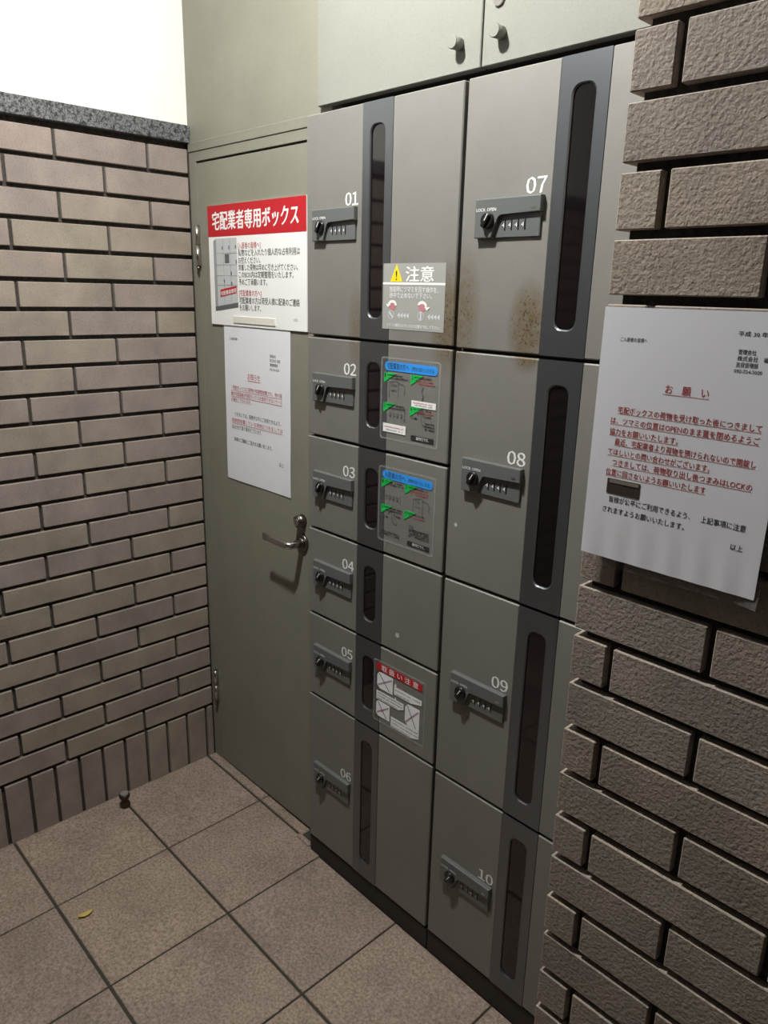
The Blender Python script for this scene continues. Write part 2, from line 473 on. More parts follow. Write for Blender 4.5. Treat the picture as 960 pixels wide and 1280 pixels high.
# ---- door with frame
door = tag(empty('door_1', (.30, YD, 0)), 'narrow olive-grey steel door in its frame beside the lockers', 'door', kind='structure')
DL0, DL1, DTOP = .036, .546, 1.824
bm = bmesh.new()
box(bm, .0, DL0 - .0018, YD - .001, .05, fz(0, 0) - .01, 1.853)
box(bm, DL1 + .002, .5655, YD - .001, .05, fz(.5, 0) - .01, 1.853)
box(bm, DL0 - .0018, DL1 + .002, YD - .001, .05, DTOP + .0055, 1.853)
obj('door_frame', bm, 'door', door)
bm = bmesh.new(); box(bm, .0, .5655, YD - .0035, .05, 1.8535, 1.8765, bev=.001); obj('frame_head_cover', bm, 'door', door)
bm = bmesh.new(); box(bm, DL0, DL1, YD, .012, .004, DTOP, bev=.001); obj('door_leaf', bm, 'door', door)
for (xx, z0, z1) in ((.0405, 1.564, 1.669), (.0375, .2197, .327)):
    zm = (z0 + z1) / 2
    bm = bmesh.new()
    cyl(bm, (xx, YD - .010, z0), (xx, YD - .010, zm - .001), .0066, n=16); cyl(bm, (xx, YD - .010, zm + .001), (xx, YD - .010, z1), .0066, n=16)
    cyl(bm, (xx, YD - .010, zm - .001), (xx, YD - .010, zm + .001), .0055, n=16)
    box(bm, xx - .004, xx + .003, YD - .008, YD + .002, z0, z1)
    h = obj('hinge', bm, 'steel', door); tag(h, 'bright steel barrel hinge')
    bm = bmesh.new(); cyl(bm, (xx, YD - .010, z0 - .014), (xx, YD - .010, z0), .0035, n=10); obj('hinge_pin', bm, 'dark_steel', h)
# lock cylinder and lever handle
HX, HZ = .487, .874
bm = bmesh.new()
cyl(bm, (HX, YD, .934), (HX, YD - .018, .934), .0175, .0165, n=28); cyl(bm, (HX, YD - .018, .934), (HX, YD - .021, .934), .0165, .0125, n=28)
lc = obj('lock_cylinder', bm, 'dark_steel', door)
bm = bmesh.new(); cyl(bm, (HX, YD - .0212, .934), (HX, YD - .0225, .934), .0095, n=20); obj('key_plug', bm, 'steel', lc)
bm = bmesh.new(); box(bm, HX - .0008, HX + .0008, YD - .0231, YD - .0224, .930, .938); obj('keyhole', bm, 'black', lc)
bm = bmesh.new()
path = [(HX, YD - .006, HZ, .0105, .0105), (HX, YD - .030, HZ, .0098, .0098), (HX - .001, YD - .043, HZ, .0092, .0098), (HX - .005, YD - .0485, HZ, .0070, .0097), (HX - .011, YD - .0500, HZ, .0045, .0096), (HX - .030, YD - .0500, HZ + .0003, .0038, .0096), (HX - .075, YD - .0495, HZ + .0008, .0036, .0096), (HX - .108, YD - .0490, HZ + .0012, .0036, .0096)]
rings = []
for k, (px, py, pz, th, hh) in enumerate(path):
    a = Vector(path[max(k - 1, 0)][:3]); b = Vector(path[min(k + 1, len(path) - 1)][:3]); d = (b - a).normalized()
    up = Vector((0, 0, 1)); s = d.cross(up).normalized()
    rings.append([bm.verts.new(Vector((px, py, pz)) + s * th * math.cos(t) + up * hh * math.sin(t)) for t in [2 * math.pi * q / 14 for q in range(14)]])
for a, b in zip(rings, rings[1:]):
    for q in range(14):
        f = bm.faces.new((a[q], a[(q + 1) % 14], b[(q + 1) % 14], b[q])); f.smooth = True
bm.faces.new(rings[0]); bm.faces.new(rings[-1][::-1])
lv = tag(obj('lever_handle', bm, 'steel', door), 'steel lever door handle pointing towards the brick wall')
bm = bmesh.new(); cyl(bm, (HX, YD, HZ), (HX, YD - .006, HZ), .0245, .0225, n=32); cyl(bm, (HX, YD - .006, HZ), (HX, YD - .010, HZ), .015, .012, n=28)
obj('rose_plate', bm, 'dark_steel', lv)

# ================================================================== CEILING LAMP (gives the light)
lamp = tag(empty('ceiling_lamp_offscreen', (LAMP_POS.x, LAMP_POS.y, CEIL)), 'small round white ceiling lamp with a glowing domed lens', 'lamp')
bm = bmesh.new(); lathe(bm, (LAMP_POS.x, LAMP_POS.y, CEIL), [(.050, -.014), (.066, -.012), (.070, -.006), (.070, .002)]); obj('lamp_ring', bm, 'board', lamp)
bm = bmesh.new(); lathe(bm, (LAMP_POS.x, LAMP_POS.y, CEIL), [(.004, -.042), (.016, -.040), (.028, -.034), (.036, -.025), (.040, -.013)])
M['globe'] = pmat('glowing_globe', (.9, .9, .9), .5, emit=(1.0, .985, .94), es=LAMP_STRENGTH)
obj('lens_offscreen', bm, 'globe', lamp)

# ================================================================== LOCKERS
# lock body shapes, shared by all ten doors (local: x right, z up, front towards -y)
LW, LHT = .1375, .064
bm = bmesh.new()
prism(bm, [(0, 0), (.0375, 0), (.0490, .0340), (.0550, .0385), (LW, .0385), (LW, .064), (0, .064)], -.0110, 0, bev=.0016, segs=2)
box(bm, .036, LW - .003, -.0045, 0, .0, .045, bev=.0010)
ME_LOCK = to_mesh(bm, 'lock_body', M['lock'])
bm = bmesh.new()
cyl(bm, (0, 0, 0), (0, -.005, 0), .0138, .0132, n=24); cyl(bm, (0, -.005, 0), (0, -.0065, 0), .0132, .0118, n=24)
R_ = Matrix.Rotation(math.radians(32), 4, 'Y')
b2 = bmesh.new(); box(b2, -.0042, .0042, -.0110, -.003, -.0125, .0125, bev=.0016, segs=2); bmesh.ops.transform(b2, matrix=R_, verts=b2.verts)
tmp = bpy.data.meshes.new('tmp'); b2.to_mesh(tmp); b2.free(); bm.from_mesh(tmp); bpy.data.meshes.remove(tmp)
ME_DIAL = to_mesh(bm, 'dial', M['black'])
bm = bmesh.new(); box(bm, -.0007, .0007, -.0114, -.0107, -.0005, .0120); bmesh.ops.transform(bm, matrix=R_, verts=bm.verts)
ME_DMARK = to_mesh(bm, 'dial_stroke', M['white_print'])  # thin white stroke along the ridge of the dial
bm = bmesh.new()
box(bm, -.0016, .0016, -.0007, .002, -.0095, .0095, bev=.0006)
cyl(bm, (-.0060, .0090, 0), (-.0016, .0090, 0), .0100, n=20)
ME_WHEEL = to_mesh(bm, 'digit_wheel', M['black'])

def locker(x0, x1, xs0, xs1, seams, first_no, label, labels):
    """a column of lockers; seams: z of the door edges from top to bottom"""
    root = tag(empty('locker_cabinet', ((x0 + x1) / 2, -.06, fz((x0 + x1) / 2, -.06))), label, 'locker', 'parcel locker columns')
    zt, zb = seams[0], seams[-1]
    bm = bmesh.new(); box(bm, x0 + .001, x1 - .001, YL + .021, .28, zb - .006, zt - .001); obj('carcass', bm, 'body', root)
    bm = bmesh.new(); box(bm, x0 + .002, x1 - .002, -.0728, .26, fz(x1, 0) - .004, zb - .004); obj('plinth', bm, 'plinth', root)
    g = .0032
    for k in range(len(seams) - 1):
        a, b = seams[k + 1] + g, seams[k] - g
        no = '%02d' % (first_no + k)
        bm = bmesh.new()
        box(bm, x0 + g + .001, xs0, YL, YL + .019, a, b, bev=.0021); box(bm, xs1, x1 - g - .001, YL, YL + .019, a, b, bev=.0021)
        box(bm, x0 + .02, x1 - .02, YL + .012, YL + .018, a + .004, b - .004)
        d = obj('door', bm, 'locker', root); d['label'] = 'locker door numbered %s' % no
        cx = (xs0 + xs1) / 2
        wz0, wz1 = a + .042, b - .040
        bm = bmesh.new()
        inner = roundrect(cx - .0222, cx + .0222, wz0, wz1, .0165, 6)
        outer = []
        ox0, ox1 = xs0 - .0004, xs1 + .0004
        hole_plate(bm, [(ox0, a), (ox1, a), (ox1, b), (ox0, b)], inner, YL - .0002, YL + .012, lip=.0022)
        s = obj('dark_stripe', bm, 'stripe', d)
        bm = bmesh.new(); prism(bm, roundrect(cx - .0222, cx + .0222, wz0, wz1, .0165, 6), YL + .0042, YL + .0075)
        tag(obj('window_pane', bm, 'pane', d), 'smoked dark window slot with rounded ends')
        lx = (.7385 if first_no == 1 else 1.1965) - LW
        lz = LOCK_Z[first_no + k] - LHT
        inst('lock_body', ME_LOCK, d, (lx, YL, lz))
        dc = (lx + .0300, YL - .0105, lz + .0280)
        inst('dial', ME_DIAL, d, dc); inst('dial_stroke', ME_DMARK, d, dc)
        for q in range(4):
            wx = lx + .0625 + q * .0140
            inst('digit_wheel', ME_WHEEL, d, (wx, YL - .0043, lz + .0205))
        text('4  4  4  4', lx + .0565, lz + .0165, .0105, 'white_print', d, YL - .0058, x1=lx + .1030)
        text('LOCK', lx + .0035, lz + .0435, .0074, 'white_print', d, YL - .0114, x1=lx + .0235, bold=.03)
        text('OPEN', lx + .0270, lz + .0435, .0074, 'white_print', d, YL - .0114, x1=lx + .0465, bold=.03)
        if first_no == 7: plate('release_button', 'steel', d, lx + .1190, lx + .1275, lz + .0435, lz + .0470, YL - .0109)
        for q, ch in enumerate(no):
            text(chr(ord(ch) + 0xFEE0), lx + .1075 + q * .0212, lz + LHT + .0035, .0335, 'white_print', d, YL - .0004, bold=.045, name='door_numeral', align='C', wscale=1.02)
    return root
LOCK_Z = {1: 1.673, 2: 1.327, 3: 1.0975, 4: .8727, 5: .6445, 6: .3005, 7: 1.6655, 8: 1.2072, 9: .752, 10: .289}
XL, XM, XE = .5659, 1.0160, 1.4660
lockL = locker(XL, XM, .7512, .8360, [1.8650, 1.4080, 1.1791, .9505, .7247, .4945, .0457], 1,
               'narrow column of six grey parcel lockers numbered 01 to 06 beside the door', None)
lockR = locker(XM, XE, 1.2098, 1.2960, [1.8650, 1.4065, .9497, .4890, .0457], 7,
               'column of four taller grey parcel lockers numbered 07 to 10 beside the brick pier', None)
# small pale worn spots on two doors
for root, no, cx, cz, r in ((lockR, '08', 1.043, 1.066, .0040), (lockL, '04', .8894, .7694, .0058)):
    d = [c for c in root.children if c.get('label', '').endswith(no)][0]
    bm = bmesh.new(); prism(bm, [(cx + r * math.cos(t), cz + r * math.sin(t)) for t in [2 * math.pi * i / 14 for i in range(14)]], YL - .0003, YL + .0002)
    obj('worn_spot', bm, 'print_mid', d)
# ---- upper cabinet
ZC = 1.8855
uc = tag(empty('upper_cabinet', (XM, -.02, ZC)), 'pale grey cupboard with two knobbed doors above the parcel lockers', 'cabinet')
bm = bmesh.new(); box(bm, XL + .002, XE, YC + .021, .28, ZC + .003, CEIL - .004); obj('carcass', bm, 'body', uc)
for (xa, xb, kx, tagname) in ((XL, XM - .0018, .966, 'L'), (XM + .0018, XE, 1.0592, 'R')):
    d = quick('door', 'cabinet', uc, xa, xb, YC, YC + .019, ZC, CEIL - .008, bev=.0016)
    d['label'] = 'pale grey cupboard door with a round knob'
    bm = bmesh.new()
    cyl(bm, (kx, YC, 1.9305), (kx, YC - .0205, 1.9305), .0100, .0112, n=28); cyl(bm, (kx, YC - .0205, 1.9305), (kx, YC - .0220, 1.9305), .0112, .0100, n=28)
    obj('knob', bm, 'cabinet', d)
    if tagname == 'R':
        bm = bmesh.new(); cyl(bm, (1.050, YC, 1.9835), (1.050, YC - .004, 1.9835), .0125, .0115, n=28); kl = obj('key_lock', bm, 'steel', d)
        kl['label'] = 'round steel key lock'

# ================================================================== SIGN ON THE DOOR
def sign_board():
    S0, S1, B0, B1 = .0895, .5145, 1.4105, 1.7140
    yb = YD - .0045
    root = tag(empty('delivery_box_sign', ((S0 + S1) / 2, YD, B0)), 'white plastic sign with a red header band on the olive door', 'sign')
    bm = bmesh.new(); box(bm, S0, S1, yb, YD, B0, B1, bev=.0006); obj('board', bm, 'board', root)
    plate('header_band', 'red', root, S0, S1, B1 - .0775, B1, yb)
    text('宅配業者専用ボックス', S0 + .022, B1 - .0580, .0490, 'board', root, yb - .0007, x1=S1 - .030, bold=.055)
    W = S1 - S0; Hh = B1 - B0
    def fx(u): return S0 + (u - 115) / 745 * W          # rough layout from the printed sign
    def z_(t): return B1 - t * Hh
    L = fx(362)
    rows = [('[入居者の皆様へ]', .345, 175, 'red_ink', .0165), ('私物などを入れたり個人的な占有利用は', .405, 455, 'ink', .0185), ('お控えください。', .465, 172, 'ink', .0175),
            ('到着した荷物は早めに引き上げてください。', .522, 440, 'ink', .0175), ('このBOX内は定期整理をいたします。', .580, 410, 'ink', .0175), ('予めご了承願います。', .640, 220, 'ink', .0175),
            ('[宅配業者の方へ]', .728, 175, 'red_ink', .0165), ('宅配業者の方は荷受人様に配達のご連絡', .792, 450, 'ink', .0185), ('をお願いします。', .850, 170, 'ink', .0175)]
    for s, t, w, m, em in rows:
        text(s, L, z_(t + .012), em, m, root, yb - .0004, x1=L + w / 745 * W, bold=.012)
    text('©', fx(770), z_(.925), .009, 'print_grey', root, yb - .0004, x1=fx(800))
    # printed picture of a locker
    a, b = fx(158), fx(352); zt, zb = z_(.27), z_(.79)
    dx = fx(180) - a
    P = [(a, z_(.845)), (b, z_(.80)), (b, zt + .0), (fx(180), zt - .0005), (a, zt - .006)]
    poly_plate('picture_locker', 'print_mid', root, P, yb)
    y2 = yb - .0005
    poly_plate('picture_side', 'print_grey', root, [(a, z_(.845)), (a + dx, z_(.838)), (a + dx, zt - .001), (a, zt - .006)], y2)
    poly_plate('picture_plinth', 'print_dark', root, [(a, z_(.882)), (b, z_(.838)), (b, z_(.80)), (a, z_(.845))], y2)
    for u in (240, 297):
        plate('picture_line', 'print_grey', root, fx(u), fx(u) + .0012, z_(.80), zt - .001, y2)
    for t in (.395, .49, .58, .66):
        plate('picture_line', 'print_grey', root, a + dx, b, z_(t), z_(t) + .0009, y2)
    plate('picture_panel', 'print_dark', root, fx(252), fx(288), z_(.475), z_(.400), y2)
    for u, t in ((230, .335), (285, .332), (340, .330), (342, .45), (238, .61), (298, .545), (300, .63)):
        plate('picture_handle', 'print_dark', root, fx(u), fx(u) + .004, z_(t + .03), z_(t), y2)
    poly_plate('picture_label', 'red', root, [(fx(205), z_(.760)), (fx(342), z_(.722)), (fx(342), z_(.662)), (fx(205), z_(.698))], y2)
    text('宅配業者専用', fx(210), z_(.748), .0125, 'board', root, y2 - .0006, x1=fx(338), bold=.03, shear=.14)
    # cream tape strip along the lower edge
    bm = bmesh.new(); box(bm, fx(310), fx(640), yb - .0022, yb, B0 + .008, B0 + .026, bev=.0006); obj('tape_strip', bm, 'tape', root)
    return root
sign_board()

def rim(bm, g, nx, nz):
    """close the edge of a thin sheet with faces of their own, so that the edge stays crisp"""
    ring = [(i, 0) for i in range(nx)] + [(nx, j) for j in range(nz)] + [(i, nz) for i in range(nx, 0, -1)] + [(0, j) for j in range(nz, 0, -1)]
    for k, p in enumerate(ring):
        q = ring[(k + 1) % len(ring)]
        bm.faces.new([bm.verts.new(g[c].co) for c in ((0, *q), (0, *p), (1, *p), (1, *q))])
# ================================================================== NOTICE ON THE DOOR (large sheet)
def door_notice():
    x0, x1, z0, z1 = .1440, .4425, .9840, 1.4125
    y = YD - .0022
    root = tag(empty('paper_notice', ((x0 + x1) / 2, YD, z0)), 'large white paper notice taped to the door under the red sign', 'notice')
    def bend(x, z):
        return -.0012 * math.sin((x - x0) * 24) * max(0, (1.20 - z)) * 1.6 - .0003 * math.sin(z * 31)
    bm = bmesh.new(); nx, nz = 14, 20
    grid = {}
    for s_, yy in ((0, 0.0), (1, .0006)):
        for i in range(nx + 1):
            for j in range(nz + 1):
                x = x0 + (x1 - x0) * i / nx; z = z0 + (z1 - z0) * j / nz
                x += (z - 1.2) * .014                      # hangs a little askew
                grid[s_, i, j] = bm.verts.new((x, y + bend(x, z) + yy, z))
    for i in range(nx):
        for j in range(nz):
            f = bm.faces.new((grid[0, i, j], grid[0, i + 1, j], grid[0, i + 1, j + 1], grid[0, i, j + 1])); f.smooth = True
            f = bm.faces.new((grid[1, i, j + 1], grid[1, i + 1, j + 1], grid[1, i + 1, j], grid[1, i, j])); f.smooth = True
    rim(bm, grid, nx, nz)
    obj('sheet', bm, 'paper', root, fixn=False)
    W = x1 - x0; H = z1 - z0
    T = lambda s, u0, u1, t, em, m, bold=.01: text(s, x0 + u0 * W, z1 - t * H, em, m, root, y - .00025, x1=x0 + u1 * W, bold=bold, yfun=bend)
    T('ご入居者の皆様へ', .095, .235, .092, .0085, 'ink')
    T('管理会社', .715, .805, .171, .0085, 'ink'); T('株式会社 福田', .715, .865, .196, .0085, 'ink'); T('賃貸管理部', .715, .83, .222, .0085, 'ink'); T('092-724-5020', .715, .85, .248, .0080, 'ink')
    T('お知らせ', .375, .565, .322, .0185, 'red_ink', .015)
    plate('underline', 'red_ink', root, x0 + .375 * W, x0 + .565 * W, z1 - .334 * H, z1 - .3305 * H, y - .0003)
    rows = [('宅配ボックスに荷物が長期間放置され、他の皆', .125, .885, .400, 'red_ink'), ('様や宅配業者が宅配ボックスを使用できないケース', .095, .885, .440, 'red_ink'), ('が発生しております。', .095, .42, .480, 'red_ink'),
            ('つきましては、皆様が公平にご利用できるよう、', .14, .86, .570, 'ink'), ('長期間放置している荷物につきましては', .095, .885, .612, 'red_ink'), ('処分させて頂く場合がございます。', .095, .57, .655, 'ink'),
            ('皆様のご理解とご協力をお願い致します。', .125, .73, .735, 'ink'), ('以上', .83, .895, .822, 'ink')]
    for s, u0, u1, t, m in rows: T(s, u0, u1, t, .0128, m, .012)
    for t, u1 in ((.4065, .885), (.4465, .885), (.6185, .885)):
        plate('underline', 'red_ink', root, x0 + .10 * W, x0 + u1 * W, z1 - t * H - .0006, z1 - t * H, y - .0004)
    return root
door_notice()

# ================================================================== NOTICE ON THE BRICK PIER
def pier_notice():
    x0, x1, z0, z1 = 1.5010, 1.7130, 1.2010, 1.4975
    y = YR - .0115
    root = tag(empty('sleeved_notice', ((x0 + x1) / 2, YR, z0)), 'white printed notice in a clear sleeve fixed to the rough brick pier', 'notice')
    def bend(x, z):
        k = max(0.0, min(1.0, (1.265 - z) / .05))
        return -.00035 * k * math.sin((x - x0) * 190 + z * 20) - .0006 * math.sin((x - x0) * 22 + 1) * math.sin((z - z0) * 9)
    def sheet(name, mat, xa, xb, za, zb, yy, th, curl=0.0):
        bm = bmesh.new(); nx, nz = 44, 30; g = {}
        for s_ in (0, 1):
            for i in range(nx + 1):
                for j in range(nz + 1):
                    x = xa + (xb - xa) * i / nx; z = za + (zb - za) * j / nz
                    c = 0
                    if curl:
                        q = max(0.0, ((x - xb) + (za - z)) / .028 + 1.0); c = -curl * q * q
                    g[s_, i, j] = bm.verts.new((x, yy + (0 if curl else bend(x, z)) + c + s_ * th, z))
        for i in range(nx):
            for j in range(nz):
                bm.faces.new((g[0, i, j], g[0, i + 1, j], g[0, i + 1, j + 1], g[0, i, j + 1])).smooth = True
                bm.faces.new((g[1, i, j + 1], g[1, i + 1, j + 1], g[1, i + 1, j], g[1, i, j])).smooth = True
        rim(bm, g, nx, nz)
        return obj(name, bm, mat, root, fixn=False)
    sheet('sheet', 'paper', x0, x1, z0, z1, y, .0005)
    sl = sheet('clear_sleeve', 'sleeve', x0 - .002, x1 + .004, z0 - .0105, z1 + .002, y + .0022, .0004, curl=.006)
    sl['label'] = 'clear plastic sleeve with a curled corner'
    # two pads that hold it to the brick
    for px, pz in ((1.53, 1.482), (1.69, 1.482), (1.53, 1.225), (1.69, 1.225)):
        quick('adhesive_pad', 'tape', root, px - .012, px + .012, y + .0008, YR + .004, pz - .008, pz + .008)
    yt = y - .00015
    def T(s, a, b, z, em, m, bold=.008): text(s, a, z, em, m, root, yt, x1=b, bold=bold, yfun=bend)
    def U(a, b, z, m='red_ink'):
        bm = bmesh.new(); n = 24
        A = [[bm.verts.new((a + (b - a) * i / n, yt - .00005 + bend(a + (b - a) * i / n, zz), zz)) for i in range(n + 1)] for zz in (z - .00055, z)]
        for i in range(n): bm.faces.new((A[0][i], A[0][i + 1], A[1][i + 1], A[1][i]))
        obj('underline', bm, m, root, fixn=False)
    T('ご入居者の皆様へ', 1.5245, 1.5575, 1.4605, .0052, 'ink')
    T('平成 30 年 11 月', 1.6550, 1.7000, 1.4735, .0056, 'ink')
    T('管理会社', 1.6575, 1.6755, 1.4555, .0056, 'ink', .015); T('株式会社　福田', 1.6575, 1.6935, 1.4490, .0056, 'ink', .015)
    T('賃貸管理部', 1.6570, 1.6790, 1.4425, .0056, 'ink', .015); T('092-724-5020', 1.6560, 1.6840, 1.4365, .0050, 'ink', .01)
    T('お　願　い', 1.5850, 1.6335, 1.4080, .0110, 'red_ink', .018); U(1.583, 1.6345, 1.4064)
    lines = [('宅配ボックスの荷物を受け取った後につきまして', 1.5310, 1.6925, 1.3795), ('は、ツマミの位置はOPENのまま蓋を閉めるようご', 1.5235, 1.6925, 1.3665),
             ('協力をお願いいたします。', 1.5235, 1.6070, 1.3535), ('最近、宅配業者より荷物を預けられないので開錠し', 1.5315, 1.6925, 1.3420),
             ('てほしいとの問い合わせがございます。', 1.5240, 1.6460, 1.3295), ('つきましては、荷物取り出し後つまみはLOCKの', 1.5310, 1.6925, 1.3175), ('位置に回さないようお願いいたします', 1.5240, 1.6450, 1.3050)]
    for s, a, b, z in lines:
        T(s, a, b, z, .0084, 'red_ink', .016); U(a, b, z - .0012)
    T('皆様が公平にご利用できるよう、　上記事項に注意', 1.5320, 1.6930, 1.2725, .0084, 'ink', .016)
    T('されますようお願いいたします。', 1.5250, 1.6270, 1.2590, .0084, 'ink', .016)
    T('以上', 1.6800, 1.6930, 1.2505, .0074, 'ink', .012)
    plate('printed_photo', 'photo_dark', root, 1.5275, 1.5695, 1.2825, 1.3005, yt, .0007)
    plate('printed_photo_bar', 'photo_light', root, 1.5305, 1.5680, 1.2955, 1.2995, yt - .0008, .0003)
    return root
pier_notice()

# ================================================================== STICKERS ON THE LOCKER DOORS
def caution_sticker():
    x0, x1, z0, z1 = .8190, .9880, 1.4350, 1.5620
    y = YL - .0006; W = x1 - x0; H = z1 - z0
    root = tag(empty('caution_sticker', ((x0 + x1) / 2, YL, z0)), 'grey sticker with a yellow warning triangle on locker door 01', 'sticker', 'stickers on the locker doors')
    bm = bmesh.new(); box(bm, x0, x1, y, YL + .0005, z0, z1); obj('backing', bm, 'sticker_bg', root)
    X = lambda u: x0 + u * W; Z = lambda t: z1 - t * H
    poly_plate('warning_triangle', 'yellow', root, [(X(.12), Z(.275)), (X(.325), Z(.275)), (X(.225), Z(.01))], y)
    text('!', X(.215), Z(.250), .026, 'ink', root, y - .0007, x1=X(.235), bold=.02, name='exclamation_mark')
    text('注意', X(.375), Z(.255), .0310, 'white_print', root, y - .0004, x1=X(.815), bold=.05)
    plate('rule_line', 'white_print', root, X(.0), X(1.0), Z(.318), Z(.285), y)
    text('施錠時にツマミを回す操作を、', X(.115), Z(.42), .0115, 'white_print', root, y - .0004, x1=X(.90), bold=.012)
    text('途中で止めないで下さい。', X(.115), Z(.51), .0115, 'white_print', root, y - .0004, x1=X(.80), bold=.012)
    for k, u in enumerate((.17, .66)):
        c = (X(u), Z(.625))
        n = 14
        poly_plate('arrow_patch', 'pink', root, [(c[0] + .0092 * math.cos(t), c[1] - .0035 + .0075 * math.sin(t)) for t in [2 * math.pi * i / n for i in range(n)]], y)
        s = -1 if k == 0 else 1
        arc = [(c[0] + .0125 * math.cos(t), c[1] + .0095 * math.sin(t)) for t in [math.radians(a) for a in range(-10, 171, 18)]]
        inn = [(c[0] + .0070 * math.cos(t), c[1] + .0040 * math.sin(t)) for t in [math.radians(a) for a in range(170, -11, -18)]]
        bm = bmesh.new()
        a_ = arc; b_ = inn[::-1]
        for i in range(len(a_) - 1):
            bm.faces.new([bm.verts.new((p[0], y - .0009, p[1])) for p in (a_[i], b_[i], b_[i + 1], a_[i + 1])][::-1])
        e = arc[-1] if k == 0 else arc[0]
        bm.faces.new([bm.verts.new((p[0], y - .0009, p[1])) for p in ((e[0] - .006, e[1]), (e[0], e[1] - .007), (e[0] + .009, e[1]))])
        obj('turn_arrow', bm, 'white_print', root)
        # outlined dial and four wheels
        dc = (X(u - .02), Z(.775)); bm = bmesh.new()
        ring = [(math.cos(t), math.sin(t)) for t in [2 * math.pi * i / 18 for i in range(18)]]
        for i in range(18):
            p, q = ring[i], ring[(i + 1) % 18]
            bm.faces.new([bm.verts.new((dc[0] + r * v[0], y - .0005, dc[1] + r * v[1])) for r, v in ((.0088, p), (.0088, q), (.0076, q), (.0076, p))])
        an = math.radians(-45 if k == 0 else 90); dx, dz = math.cos(an), math.sin(an); w = .0022
        bm.faces.new([bm.verts.new((dc[0] + sx * dx * .0072 - sw * dz * w, y - .0005, dc[1] + sx * dz * .0072 + sw * dx * w)) for sx, sw in ((-1, -1), (1, -1), (1, 1), (-1, 1))])
        obj('dial_drawing', bm, 'pale', root)
        text('◀◀◀◀', X(u + .085), Z(.815), .0125, 'pale', root, y - .0004, x1=X(u + .275), name='wheel_drawing')
    text('ツマミの確認は必ずLOCKの位置まで回して下さい。', X(.08), Z(.955), .0070, 'white_print', root, y - .0004, x1=X(.94), bold=.015)
caution_sticker()

